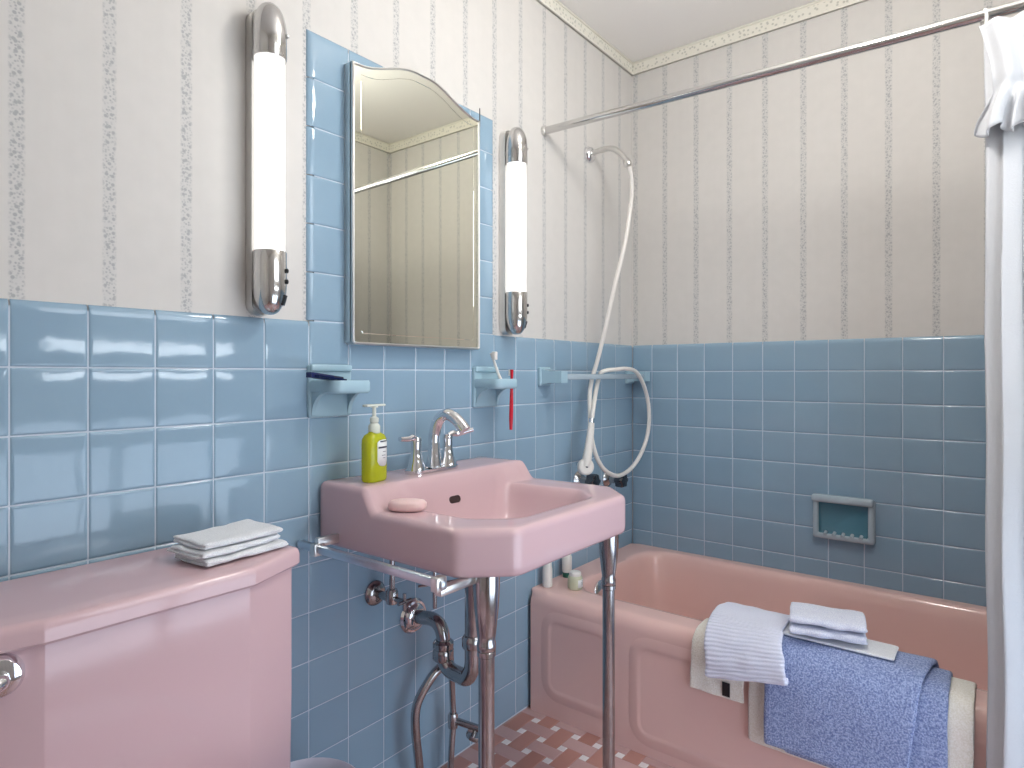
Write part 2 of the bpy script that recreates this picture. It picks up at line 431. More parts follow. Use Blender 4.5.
F = [(2*i, 2*i+2, 2*i+3, 2*i+1) for i in range(n)]
bl.add(V, F); blo = bl.build('added_cafe_curtain', M['addedlinen'], ang=180)
so = blo.modifiers.new('solid', 'SOLIDIFY'); so.thickness = .002
tag(blo, 'added beige cafe curtain keeping the lower window sash out of tile reflections', 'curtain')
dr = MB(); dr.box(XR, XR+.03, -1.25, -.45, 0, 2.0, .003)
for a, b in ((.15, .95), (1.05, 1.85)): dr.box(XR+.028, XR+.038, -1.13, -.57, a, b, .006)
struct(dr.build('door_1', M['door']))
ce = MB(); ce.box(XR-.1, .12, YF-.1, .12, ZC, ZC+.1); struct(ce.build('ceiling', M['ceil']))
# embossed border strip under the ceiling
for i, (a, b, T) in enumerate(((XR, .007, axis_T((0, .007, 0), (1, 0, 0), (0, -1, 0), (0, 0, 1))), (YF, .007, axis_T((.007, 0, 0), (0, 1, 0), (-1, 0, 0), (0, 0, 1))),
                               (XR, .007, axis_T((0, YF, 0), (1, 0, 0), (0, 1, 0), (0, 0, 1))), (YF, .007, axis_T((XR, 0, 0), (0, 1, 0), (1, 0, 0), (0, 0, 1))))):
    t = MB(); t.box(a, b, 0, .006, ZC-.053, ZC, mi=0, T=T)
    t.box(a, b, 0, .011, ZC-.053, ZC-.046, .002, T=T); t.box(a, b, 0, .011, ZC-.008, ZC-.001, .002, T=T)
    struct(t.build('trim_%d' % (i+1), M['border']))
# mosaic floor: pinwheel of two-tone oblongs and white dots
fl = MB(); fl.box(XR-.1, .12, YF-.1, .12, -.1, -.0012, mi=3)
S, L, W, D = .0738, .0983, .0493, .0245
def ftile(cx, cy, w, h, mi):
    g = .0009; w -= 2*g; h -= 2*g; e = .0012
    V = [(cx+sx*w/2, cy+sy*h/2, -.0012) for sx, sy in ((-1, -1), (1, -1), (1, 1), (-1, 1))]+[(cx+sx*(w/2-e), cy+sy*(h/2-e), 0) for sx, sy in ((-1, -1), (1, -1), (1, 1), (-1, 1))]
    fl.add(V, [(4, 5, 6, 7)]+[(i, (i+1) % 4, 4+(i+1) % 4, 4+i) for i in range(4)], mi)
for i in range(-32, 15):
    for j in range(-22, 3):
        px, py = -.777+i*S, -.066+j*S
        if px < XR or px > -.70 or py < YF or py > .004: continue
        ftile(px, py, D, D, 2)
        qx, qy = px+S/2, py+S/2
        if (i+j) % 2: ftile(qx, qy, L, W, 0)
        else: ftile(qx, qy, W, L, 1)
struct(fl.build('floor', [M['floorA'], M['floorB'], M['floorC'], M['floorgrout']], ang=30))

# ------------------------------------------------------------------ bathtub
tb = thing('bathtub', 'salmon pink built-in bathtub with panelled apron along the tiled wall', 'bathtub', (-.37, -.77, 0))
def tub_mesh():
    m = MB(); N = 200; c = (-.35, -.77)
    out = rpoly([(-.735, -.002), (-.735, -1.56), (-.003, -1.56), (-.003, -.002)], [.012, .012, .004, .004], 5)
    inn = rpoly([(-.632, -.095), (-.632, -1.46), (-.045, -1.46), (-.045, -.095)], .12, 10)
    mid = rpoly([(-.600, -.125), (-.600, -1.38), (-.09, -1.38), (-.09, -.125)], .13, 10)
    bot = rpoly([(-.565, -.17), (-.565, -1.24), (-.135, -1.24), (-.135, -.17)], .14, 10)
    O, I, Md, Bt = [rayres(q, c, N) for q in (out, inn, mid, bot)]
    R = lambda P, z: [(x, y, z) for x, y in P]
    lerp = lambda A, B, t: [(a[0]*(1-t)+b[0]*t, a[1]*(1-t)+b[1]*t) for a, b in zip(A, B)]
    H = .384
    def shrink(P, d):   # only the free (front) side is rounded; the other three butt against walls
        return [(max(x, -.735+d), y) for x, y in P]
    rings = [R(O, 0.0), R(O, H-.042)]
    for k in range(1, 8):
        a = PI/2*k/7; rings.append(R(shrink(O, .034*(1-math.cos(a))), H-.042+.042*math.sin(a)))
    O2 = shrink(O, .034)
    for t in (.3, .6, .85): rings.append(R(lerp(O2, I, t), H))
    rings.append(R(I, H-.001))
    I2 = lerp(I, Md, .12); rings.append(R(I2, H-.006)); I3 = lerp(I, Md, .28); rings.append(R(I3, H-.018)); I4 = lerp(I, Md, .42); rings.append(R(I4, H-.045))
    rings.append(R(Md, .2)); rings.append(R(lerp(Md, Bt, .35), .12)); rings.append(R(lerp(Md, Bt, .7), .085)); rings.append(R(Bt, .068))
    rings.append([(c[0]+(x-c[0])*.5, c[1]+(y-c[1])*.5, .06) for x, y in Bt])
    m.rings(rings, cap0=True, cap1=True)
    # raised rounded panels on the apron
    for y0, y1, z0, z1 in ((-.30, -.082, .078, .312), (-1.50, -.392, .052, .312)):
        p = rpoly([(y0, z0), (y1, z0), (y1, z1), (y0, z1)], .045, 8)
        T = axis_T((-.735, 0, 0), (0, 1, 0), (0, 0, 1), (-1, 0, 0)); rr = []
        for d, z in ((-.028, -.001), (-.024, .0002), (-.012, .0015), (-.003, .0026), (.003, .0027), (.007, .0021), (.011, .0009), (.015, .0003)): rr.append([(x, y, z) for x, y in offset_poly(p, d)])
        m.rings(rr, cap0=False, T=T)
    return m
sub('tub_shell', tub_mesh(), M['tubpink'], tb, 50)
ov = MB(); ov.lathe([(.043, -.004), (.044, .003), (.039, .008), (.012, .012), (.0, .013)], 28, dirT((-.462, -.116, .324), (0, -1, .12)))
ovo = sub('overflow_plate', ov, M['chrome'], tb); ovo['label'] = 'round chrome overflow plate'

# ------------------------------------------------------------------ toilet
to = thing('toilet', 'pink toilet whose broad tank with panelled front stands against blue tiles', 'toilet', (-1.965, -.25, 0))
def tankpoly(d, y0=-.018):
    xl, xr, yf, yc = -2.215+d, -1.703-d, -.252+d, -.200+d*.6
    return rpoly([(xl, y0), (xl, yc-.022), (-2.115+d*.3, yf), (-1.822-d*.3, yf), (xr, yc), (xr, y0)], [.012, .012, .012, .012, .014, .012], 5)
tk = MB(); tk.rings([[(x, y, z) for x, y in tankpoly(d)] for d, z in ((.05, .32), (.022, .325), (.014, .34), (.012, .5), (.012, .735))])
# raised frame strips that make the front of the tank read as a panel
sub('tank', tk, M['pink'], to, 28)
ld = MB(); A = tankpoly(0); rr = []
for d, z in ((.012, .732), (.003, .733), (0, .737), (0, .753), (.002, .760), (.006, .764), (.012, .7655), (.04, .7665)): rr.append([(-1.959+(x+1.959)*(1-d/.256), -.135+(y+.135)*(1-d/.117) if y < -.135 else y, z) for x, y in A])
ld.rings(rr); sub('tank_lid', ld, M['pink'], to, 35)
fh = MB(); T = dirT((-2.158, -.2345, .705), (-.25, -.97, 0))
fh.lathe([(.0265, -.012), (.0265, .004), (.023, .010), (.014, .013)], 28, T)
fh.tube([(-2.160, -.247, .706), (-2.166, -.264, .705), (-2.205, -.270, .699), (-2.240, -.262, .695)], [.010, .009, .008, .0095], 12)
sub('flush_handle', fh, M['chrome'], to, label='chrome flush handle')
bw = MB(); rr = []
for t, z, sx, sy in ((0, .0, .12, .22), (.05, .02, .115, .21), (.2, .15, .10, .17), (.5, .28, .14, .22), (.8, .36, .18, .26), (1, .395, .185, .265)):
    rr.append([(-1.965+sx*math.cos(a), -.50+sy*math.sin(a), z) for a in [2*PI*k/40 for k in range(40)]])
bw.rings(rr); bw.box(-2.07, -1.86, -.27, -.06, .22, .322, .02); sub('bowl', bw, M['pink'], to, 50)
st = MB(); st.rings([[(-1.965+(.19-d)*math.cos(a), -.495+(.225-d)*math.sin(a), z) for a in [2*PI*k/40 for k in range(40)]] for d, z in ((.004, .397), (0, .401), (0, .412), (.01, .422), (.03, .426))])
sub('seat', st, M['pink'], to, 50)

# wastebasket between toilet and sink
wbk = thing('wastebasket', 'pale lilac round plastic wastebasket on the floor beside the toilet tank', 'wastebasket', (-1.70, -.19, 0))
b = MB(); b.lathe([(.0, .002), (.078, .0), (.083, .006), (.104, .285), (.109, .293), (.109, .305), (.105, .308), (.101, .303), (.099, .285), (.08, .012), (0, .010)], 40, Matrix.Translation((-1.698, -.200, 0)), cap0=False, cap1=False)
b.v = [Vector(p) for p in b.v]
sub('bin_body', b, M['bin'], wbk, 50)

# ------------------------------------------------------------------ folded cloths
def sheet(path, half, xaxis, origin, thick=.007, nu=14, amp=.003, seed=0, name='folded_cloth', m=None, sub_lv=1, flare=0, skew=0, bulge=0, taper=0, tilt=0):
    """a length of cloth: a 2D path (run, height) swept across a width; run goes along `origin frame` y, width along x"""
    P = [Vector(p) for p in path]; Q = []
    SUBN = 5
    for i in range(len(P)-1):
        p0 = P[i-1] if i else P[0]*2-P[1]; p1, p2 = P[i], P[i+1]; p3 = P[i+2] if i+2 < len(P) else P[-1]*2-P[-2]
        for k in range(SUBN):
            t = k/SUBN; Q.append(.5*((2*p1)+(p2-p0)*t+(2*p0-5*p1+4*p2-p3)*t*t+(3*p1-p0-3*p2+p3)*t**3))
    Q.append(P[-1]); mb = MB(); V = []; n = nu+1
    cum = [0]
    for i in range(1, len(Q)): cum.append(cum[-1]+(Q[i]-Q[i-1]).length)
    for i, q in enumerate(Q):
        for k in range(n):
            u = -1+2*k/nu
            e = (1-abs(u)**4)
            dx = amp*nz3((u*2+seed, i*.15, seed*3.1)); dy = amp*nz3((u*2.3+5+seed, i*.17, seed)); dz = amp*.7*nz3((u*2.1+9, i*.2+seed, 2.2))
            tt = cum[i]/cum[-1]
            V.append(((half+flare*tt-(taper*tt if u > 0 else 0)*max(0, u))*u+skew*sm(.35, 1, tt)+dx*.8, q.x+dy, q.y+abs(dz)+bulge*e+tilt*u*sm(.2, 1, tt)))
    F = [(j*n+i, j*n+i+1, (j+1)*n+i+1, (j+1)*n+i) for j in range(len(Q)-1) for i in range(nu)]
    me = bpy.data.meshes.new(name); me.from_pydata([xaxis @ Vector(v) for v in V], [], F)
    uv = me.uv_layers.new(name='UVMap')
    for poly in me.polygons:
        for li in poly.loop_indices:
            vi = me.loops[li].vertex_index; uv.data[li].uv = ((vi % n)/nu, cum[vi//n]/cum[-1])
    me.materials.append(m); me.polygons.foreach_set('use_smooth', [True]*len(me.polygons))
    o = bpy.data.objects.new(name, me); COL.objects.link(o); o.location = origin
    s = o.modifiers.new('thick', 'SOLIDIFY'); s.thickness = thick; s.offset = 0; s.use_even_offset = False
    s2 = o.modifiers.new('soft', 'SUBSURF'); s2.levels = s2.render_levels = sub_lv
    return o
def rotz(a): return Matrix.Rotation(a, 4, 'Z')
# three white washcloths on the tank lid
def fold_path(d, h, z):      # one fold at the front (negative run), open at the back
    return [(d, z), (d*.3, z), (-d*.6, z), (-d*.93, z+.001), (-d, z+h*.5), (-d*.93, z+h-.001), (-d*.5, z+h), (d*.3, z+h), (d*.96, z+h)]
for i, (dx, dy, a, lab) in enumerate(((.004, -.004, .10, 'bottom cloth of the white folded washcloth pile on the tank lid'),
                                      (-.005, .003, .15, 'middle cloth of the white folded washcloth pile on the tank lid'),
                                      (.002, .006, .07, 'top cloth of the white folded washcloth pile on the tank lid'))):
    o = sheet(fold_path(.050, .0058, 0), .080-.003*i, rotz(a), (-1.812+dx, -.146+dy, .7705+.0130*i), .0062, amp=.006, seed=i*2.3, name='folded_washcloth', m=M['whitecloth'])
    tag(o, lab, 'washcloth', 'white washcloths on the toilet tank')

# ------------------------------------------------------------------ sink
sk = thing('sink', 'pink wall-mounted bathroom sink with chrome front legs under the mirror', 'sink', (-1.22, -.27, 0))
DZ, RZ, BZ = .843, .795, .702
def zt(y): return RZ+(DZ-RZ)*sm(-.188, -.150, y)
def sink_mesh():
    m = MB(); N = 288; c = (-1.225, -.285)
    out = rpoly([(-1.527, -.0015), (-1.527, -.425), (-1.445, -.511), (-1.02, -.511), (-.934, -.425), (-.940, -.205), (-.963, -.150), (-.966, -.0015)], [.012, .035, .035, .035, .035, .02, .02, .012], 8)
    inn = rpoly([(-1.442, -.152), (-1.442, -.375), (-1.37, -.462), (-1.095, -.462), (-1.030, -.39), (-1.062, -.152)], [.035, .07, .07, .05, .05, .03], 10)
    md = rpoly([(-1.40, -.195), (-1.40, -.37), (-1.34, -.425), (-1.11, -.425), (-1.072, -.37), (-1.095, -.195)], .05, 10)
    bt = rpoly([(-1.34, -.23), (-1.34, -.37), (-1.12, -.37), (-1.12, -.23)], .06, 10)
    O, I, Md, Bt = [rayres(q, c, N) for q in (out, inn, md, bt)]
    ins = lambda P, d: [(min(max(x, -1.527+d), -.913-d) if abs(y) < .05 else x, y) if False else (c[0]+(x-c[0])*(1-d/max(.01, math.hypot(x-c[0], y-c[1]))), min(-.0015, c[1]+(y-c[1])*(1-d/max(.01, math.hypot(x-c[0], y-c[1]))))) for x, y in P]
    lerp = lambda A, B, t: [(a[0]*(1-t)+b[0]*t, a[1]*(1-t)+b[1]*t) for a, b in zip(A, B)]
    Rz = lambda P, f: [(x, y, f(y)) for x, y in P]
    C0 = lambda z: (lambda y: z)
    rings = [Rz(lerp(O, I, .6), C0(BZ+.004)), Rz(ins(O, .02), C0(BZ)), Rz(ins(O, .007), C0(BZ+.002)), Rz(ins(O, .001), C0(BZ+.009)), Rz(O, C0(BZ+.02))]
    Oy = O
    rings.append([(x, y, zt(y)-.016) for x, y in O])
    for k in range(1, 6):
        a = PI/2*k/5; P = ins(O, .014*(1-math.cos(a))); rings.append([(x, y, zt(y0)-.016+.016*math.sin(a)) for (x, y), (x0, y0) in zip(P, O)])
    P0 = ins(O, .014)
    for t in (.25, .5, .75, .92): rings.append(Rz(lerp(P0, I, t), zt))
    rings.append([(x, y, zt(y)-.001) for x, y in I])
    for t, f in ((.08, .03), (.2, .10), (.36, .25), (.6, .5), (1, .80)):
        P = lerp(I, Md, t)
        rings.append([(x, y, (zt(yi)-.001)*(1-f)+.70*f) for (x, y), (xi, yi) in zip(P, I)])
    rings.append(Rz(lerp(Md, Bt, .35), C0(.702))); rings.append(Rz(lerp(Md, Bt, .7), C0(.693))); rings.append(Rz(Bt, C0(.690)))
    rings.append([(c[0]+(x-c[0])*.25, c[1]+(y-c[1])*.25, .687) for x, y in Bt])
    m.rings(rings, cap0=False, cap1=True)
    # underside of the bowl
    U = rayres(rpoly([(-1.43, -.17), (-1.43, -.44), (-1.03, -.44), (-1.03, -.17)], .08, 8), c, 96)
    m.rings([[(x, y, BZ+.006) for x, y in rayres(out, c, 96)] if False else [(x, y, BZ+.004) for x, y in U], [(c[0]+(x-c[0])*.85, c[1]+(y-c[1])*.85, .682) for x, y in U], [(c[0]+(x-c[0])*.4, c[1]+(y-c[1])*.4, .668) for x, y in U]], cap0=False)
    return m
sub('basin', sink_mesh(), M['pink'], sk, 60)
def capsule(w, h, n=10): return [(w/2-h/2+h/2*math.cos(a), h/2*math.sin(a)) for a in [-PI/2+PI*k/n for k in range(n+1)]]+[(-w/2+h/2+h/2*math.cos(a), h/2*math.sin(a)) for a in [PI/2+PI*k/n for k in range(n+1)]]
os_ = MB(); prism(os_, capsule(.038, .017), -.004, .002, .001, T=dirT((-1.262, -.1745, .781), (0, -.957, .29)))
sub('overflow_slot', os_, M['dark'], sk, label='dark oval overflow slot')
# faucet on the sink deck
fc = bpy.data.objects.new('faucet', None); COL.objects.link(fc); fc.parent = sk; fc.location = (-1.255-sk.location.x, -.098-sk.location.y, DZ); fc['label'] = 'chrome two-handle faucet'
fb = MB(); prism(fb, capsule(.165, .052, 12), 0, .009, .004, T=Matrix.Translation((-1.262, -.098, DZ)))
sub('faucet_base', fb, M['chrome'], fc)
sp = MB(); sp.lathe([(.021, 0), (.0205, .012), (.017, .03), (.0145, .055), (.0135, .075)], 24, Matrix.Translation((-1.248, -.09, DZ+.006)))
sp.tube([(-1.248, -.09, DZ+.07), (-1.247, -.091, .935), (-1.244, -.101, .967), (-1.239, -.122, .983), (-1.234, -.146, .977), (-1.230, -.167, .959), (-1.228, -.177, .946)], [.0145, .0148, .015, .015, .015, .0152, .0155], 18)
sub('spout', sp, M['chrome'], fc)
for sx, tip in ((-1, (-1.378, -.108, .932)), (1, (-1.142, -.128, .940))):
    h = MB(); hx = -1.262+sx*.055
    h.lathe([(.0235, .006), (.0225, .016), (.016, .032), (.0125, .055), (.0125, .072), (.0135, .08), (.011, .088), (.004, .09)], 24, Matrix.Translation((hx, -.098, DZ)))
    h.tube([(hx, -.098, DZ+.082), (hx+sx*.016, -.10, DZ+.089), (hx*.5+tip[0]*.5, -.104, DZ+.087), tip], [.009, .0085, .0075, .0058], 12)
    sub('handle', h, M['chrome'], fc)
# legs
for lx, ly in ((-1.462, -.446), (-.984, -.442)):
    g = MB(); T = Matrix.Translation((lx, ly, 0))
    g.lathe([(.0225, .0), (.0225, .006), (.0155, .012), (.0155, .545), (.018, .547), (.018, .556), (.0155, .558)], 24, T)
    g.lathe([(.0165, .556), (.0185, .560), (.0185, .570), (.0165, .576), (.0185, .59), (.024, .64), (.026, .68), (.026, .71)], 24, T)
    sub('leg', g, M['oldchrome'], sk, label='worn chrome front leg')
# towel bar along the left side
tbp = MB(); tbp.box(-1.585, -1.569, -.448, -.003, .702, .7205, .006)
tbo = sub('side_towel_bar', tbp, M['barsteel'], sk, label='chrome towel bar under left edge')
for yy in (-.07, -.432):
    k = MB(); k.box(-1.590, -1.564, yy-.009, yy+.009, .697, .724, .003); k.box(-1.58, -1.5, yy-.007, yy+.007, .715, .735, .003) if yy > -.2 else k.box(-1.58, -1.462, yy-.009, yy+.009, .688, .704, .003)
    sub('bracket', k, M['steel'], tbo)
# drain: tailpiece, trap, wall arm
dp = MB(); X = -1.24
dp.lathe([(.019, .435), (.019, .69)], 24, Matrix.Translation((X, -.213, 0)))
dp.lathe([(.024, .425), (.026, .43), (.026, .448), (.021, .455)], 20, Matrix.Translation((X, -.213, 0)))
dp.tube([(X, -.213, .44), (X, -.213, .385), (X, -.206, .362), (X, -.192, .345), (X, -.165, .345), (X, -.135, .350), (X, -.118, .372), (X, -.115, .40)], .0195, 18)
dp.lathe([(.0245, .368), (.027, .373), (.027, .392), (.0245, .396), (.0265, .40), (.0265, .412), (.021, .418)], 10, Matrix.Translation((X, -.115, 0)))
dp.tube([(X, -.115, .40), (X, -.113, .43), (X, -.100, .452), (X, -.075, .460), (X, -.04, .456), (X, -.004, .452)], .0175, 18)
dpo = sub('drain_trap', dp, M['oldchrome'], sk, label='worn chrome drain trap')
fg = MB(); fg.lathe([(.044, .0), (.045, .004), (.040, .010), (.034, .011), (.030, .018), (.021, .022)], 30, dirT((X, -.002, .452), (0, -1, 0)))
sub('wall_flange', fg, M['chrome'], dpo)
lr = MB(); lr.tube([(X-.005, -.222, .60), (X-.05, -.19, .592), (X-.12, -.15, .59)], .0032, 8); lr.lathe([(.008, 0), (.009, .01), (.007, .016)], 12, dirT((X, -.238, .602), (-.8, .6, 0)))
lr.tube([(-1.385, -.23, .66), (-1.385, -.23, .565)], .0048, 10, smooth=False)
sub('popup_rod', lr, M['oldchrome'], sk)

# shut-off valve on the wall under the sink
sv = thing('shutoff_valve', 'chrome shut-off valve with cross handle on tiles under the sink', 'valve', (-1.365, 0, .54))
v = MB(); v.lathe([(.030, 0), (.031, .004), (.026, .012), (.016, .016)], 26, dirT((-1.365, -.0005, .545), (0, -1, 0))); sub('escutcheon', v, M['oldchrome'], sv)
v = MB(); v.tube([(-1.365, -.01, .545), (-1.365, -.07, .545)], .010, 14, smooth=False); v.lathe([(.014, -.016), (.015, -.01), (.015, .012), (.012, .018)], 16, Matrix.Translation((-1.362, -.062, .548)))
v.tube([(-1.362, -.062, .56), (-1.362, -.062, .70)], .0065, 12, smooth=False); sub('valve_body', v, M['oldchrome'], sv)
v = MB(); v.tube([(-1.362, -.07, .545), (-1.362, -.105, .545)], .006, 10, smooth=False)
for a in (0, PI/2): v.tube([(-1.362-.02*math.cos(a), -.106, .545-.02*math.sin(a)), (-1.362+.02*math.cos(a), -.106, .545+.02*math.sin(a))], [.0045, .0045], 10, smooth=False)
sub('cross_handle', v, M['oldchrome'], sv)
# supply tubes rising from the floor behind the trap
s1 = MB(); s1.tube([(-1.262, -.06, .0), (-1.272, -.06, .10), (-1.284, -.06, .20), (-1.278, -.062, .258), (-1.245, -.075, .31), (-1.215, -.085, .335)], .0115, 14)
s1.lathe([(.028, 0), (.028, .004), (.016, .012)], 20, Matrix.Translation((-1.262, -.06, 0)))
tag(s1.build('supply_pipe', M['oldchrome'], loc=(-1.262, -.06, 0)), 'curved chrome pipe rising from the floor left of the drain trap', 'pipe')
fv = thing('floor_valve', 'straight chrome supply pipe with oval stop valve behind the front sink leg', 'valve', (-1.15, -.065, 0))
v = MB(); v.tube([(-1.16, -.062, 0), (-1.155, -.062, .08), (-1.146, -.06, .155), (-1.148, -.06, .2), (-1.162, -.066, .345)], .0085, 12); v.lathe([(.024, 0), (.024, .004), (.013, .01)], 20, Matrix.Translation((-1.16, -.062, 0))); sub('riser', v, M['oldchrome'], fv)
v = MB(); v.lathe([(.013, -.02), (.014, -.012), (.014, .012), (.011, .018)], 14, Matrix.Translation((-1.147, -.06, .158))); v.tube([(-1.147, -.06, .158), (-1.125, -.135, .150)], .009, 12, smooth=False); sub('valve_stem', v, M['oldchrome'], fv)
v = MB(); v.lathe([(.004, -.004), (.020, -.006), (.022, 0), (.020, .006), (.004, .004)], 20, dirT((-1.128, -.118, .128), (.2, -.3, .9))); v.tube([(-1.128, -.118, .13), (-1.127, -.122, .148)], .006, 10, smooth=False); sub('valve_handle', v, M['oldchrome'], fv)

# soap dispenser
bx, by = -1.452, -.105
sd = thing('soap_dispenser', 'pump bottle of yellow-green liquid soap on the sink deck', 'soap dispenser', (bx, by, DZ))
T = Matrix.Translation((bx, by, DZ+.0006)) @ rotz(.15)
def oval(a, b, n=32): return [(math.copysign(abs(math.cos(t))**.75, math.cos(t))*a, math.copysign(abs(math.sin(t))**.75, math.sin(t))*b) for t in [2*PI*k/n for k in range(n)]]
v = MB(); v.rings([[(x*s, y*s, z) for x, y in oval(.032, .020)] for s, z in ((.86, .0), (.95, .002), (1, .007), (1, .085), (.97, .095), (.8, .104), (.5, .109), (.42, .112))], T=T); sub('bottle', v, M['soapliq'], sd, 50)
v = MB(); v.lathe([(.012, .108), (.0135, .110), (.0135, .124), (.011, .128), (.008, .131), (.010, .133), (.010, .142), (.0045, .146), (.0042, .166)], 20, T); v.tube([(0, 0, .166), (0, 0, .17)], .009, 12, smooth=False, T=T)
v.box(-.031, .031, -.008, .008, .168, .1735, .0025, T=T); sub('pump', v, M['clear'], sd)
v = MB(); V = []; n = 14
for i in range(n+1):
    t = -PI/2-.25+(.95)*i/n; x, y = math.copysign(abs(math.cos(t))**.75, math.cos(t))*.0323, math.copysign(abs(math.sin(t))**.75, math.sin(t))*.0203
    e = abs(2*i/n-1); V += [(x, y, .034+.012*e**3), (x, y, .094-.006*e**3)]
v.add(V, [(2*i, 2*i+2, 2*i+3, 2*i+1) for i in range(n)], T=T); lbl = sub('label_sticker', v, M['paper'], sd, 180, label='white paper label')
lbl.modifiers.new('solid', 'SOLIDIFY').thickness = .0004
v = MB()
def lab_strip(z0, z1, i0, i1, off=.0004):
    V = []
    for i in range(i0, i1+1):
        t = -PI/2-.25+.95*i/n; x, y = math.copysign(abs(math.cos(t))**.75, math.cos(t))*(.0323+off), math.copysign(abs(math.sin(t))**.75, math.sin(t))*(.0203+off); V += [(x, y, z0), (x, y, z1)]
    v.add(V, [(2*i, 2*i+2, 2*i+3, 2*i+1) for i in range(i1-i0)], T=T)
lab_strip(.0745, .0785, 1, 13); lab_strip(.0885, .0915, 3, 12); lab_strip(.066, .0672, 5, 10); lab_strip(.058, .0592, 4, 9); lab_strip(.052, .0532, 5, 9)
sub('label_print', v, M['ink'], lbl, 180)
# soap bar on the rim
v = MB(); rr = []
for s, z in ((.8, 0), (.95, .003), (1, .009), (.98, .015), (.86, .020), (.6, .0225)): rr.append([(x*s, y*s, z) for x, y in oval(.041, .026, 40)])
v.rings(rr, T=Matrix.Translation((-1.464, -.228, RZ+.0012)) @ rotz(-.95)); tag(v.build('soap_bar', M['soap'], loc=(-1.464, -.228, RZ), ang=70), 'pale pink oval soap bar on the left rim of the sink', 'soap')

# ------------------------------------------------------------------ ceramic fittings on the left wall
def ledge(name, label, cat, x0, x1, holes):
    t = thing(name, label, cat, ((x0+x1)/2, 0, 1.04)); w = x1-x0; c = (x0+x1)/2
    p = MB(); p.box(x0, x1, -.010, .004, .987, 1.106, .005, 3); p.box(x0+.002, x1-.002, -.016, -.004, 1.09, 1.107, .005, 3)
    sub('back_plate', p, M['ceramic'], t)
    s = MB(); tray = rpoly([(x0+.001, -.004), (x0+.006, -.098), (x1-.006, -.098), (x1-.001, -.004)], [.002, .028, .028, .002], 8)
    inner = offset_poly(tray, .010)
    N = len(tray)
    rr = [[(x, y, 1.042) for x, y in offset_poly(tray, .006)], [(x, y, 1.044) for x, y in offset_poly(tray, .002)], [(x, y, 1.049) for x, y in tray], [(x, y, 1.066) for x, y in tray], [(x, y, 1.071) for x, y in offset_poly(tray, .0025)], [(x, y, 1.071) for x, y in offset_poly(tray, .006)]]
    dep = .006 if holes else .016
    rr += [[(x, y, 1.071-dep*.6) for x, y in inner], [(x, y, 1.071-dep) for x, y in offset_poly(tray, .016)]]
    s.rings(rr); sub('shelf', s, M['ceramic'], t, 55)
    for sx in (x0+.004, x1-.014):
        b = MB(); prof = [(-.004, .990), (-.012, .992)]+[(-.012-.062*(1-math.cos(a)), .992+.055*math.sin(a)) for a in [PI/2*k/10 for k in range(1, 11)]]+[(-.004, 1.047)]
        prism(b, prof, sx, sx+.010, .001, T=axis_T((0, 0, 0), (0, 1, 0), (0, 0, 1), (1, 0, 0))); sub('bracket', b, M['ceramic'], t)
    return t
ledge('soap_dish', 'pale blue ceramic wall soap dish left of the faucet holding a navy comb', 'soap dish', -1.556, -1.440, False)
tbh = ledge('toothbrush_holder', 'pale blue ceramic wall ledge right of the mirror holding two toothbrushes', 'toothbrush holder', -1.003, -.893, True)
# navy comb lying in the soap dish
v = MB(); T = axis_T((-1.545, -.060, 1.0765), Vector((.93, .36, -.09)).normalized(), Vector((-.36, .93, 0)).normalized(), Vector((.08, .03, .99)).normalized())
v.box(-.062, .062, -.003, .012, -.0045, .0075, .002, T=T)
for i in range(28): v.box(-.052+i*.0039, -.0502+i*.0039, -.015, -.002, -.0018, .0018, T=T)
tag(v.build('comb', M['navy'], loc=(-1.545, -.06, 1.0765)), 'navy blue comb lying across the wall soap dish', 'comb')
# toothbrushes
rb = thing('toothbrush', 'red toothbrush hanging down through the ceramic toothbrush holder', 'toothbrush', (-.929, -.099, 1.0))
v = MB(); v.tube([(-.931, -.088, .922), (-.9305, -.088, .955), (-.929, -.088, 1.0), (-.927, -.0875, 1.045), (-.926, -.087, 1.072), (-.9255, -.087, 1.098)], [.0045, .006, .0058, .0045, .0042, .0052], 10); sub('brush_handle', v, M['red'], rb, 70)
v = MB(); v.box(-.9295, -.9235, -.085, -.077, 1.080, 1.098, .001); sub('bristles', v, M['plastic'], rb)
wt = thing('toothbrush', 'white toothbrush standing head up in the ceramic toothbrush holder', 'toothbrush', (-.955, -.055, 1.06))
v = MB(); v.tube([(-.940, -.064, 1.050), (-.946, -.061, 1.07), (-.952, -.058, 1.085), (-.966, -.052, 1.125), (-.972, -.049, 1.146)], [.005, .005, .0042, .004, .006], 10); sub('brush_handle', v, M['plastic'], wt, 70)
v = MB(); v.box(-.976, -.965, -.066, -.052, 1.126, 1.150, .002); sub('bristles', v, M['plastic'], wt)

# ceramic towel rail near the tub
tr = thing('towel_rail', 'pale blue ceramic towel rail on the tiles above the tub end', 'towel rail', (-.35, 0, 1.075))
for x0 in (-.676, -.066):
    v = MB(); v.box(x0, x0+.06, -.012, .004, 1.045, 1.108, .004, 3); v.rings([[(x0+.006, -.01, 1.050), (x0+.054, -.01, 1.050), (x0+.054, -.01, 1.103), (x0+.006, -.01, 1.103)], [(x0+.012, -.04, 1.056), (x0+.05, -.04, 1.056), (x0+.05, -.04, 1.095), (x0+.012, -.04, 1.095)], [(x0+.012, -.086, 1.056), (x0+.05, -.086, 1.056), (x0+.05, -.086, 1.095), (x0+.012, -.086, 1.095)]])
    sub('mount', v, M['ceramic'], tr)
v = MB(); v.box(-.63, -.035, -.079, -.061, 1.066, 1.085, .003); sub('bar', v, M['ceramic2'], tr)

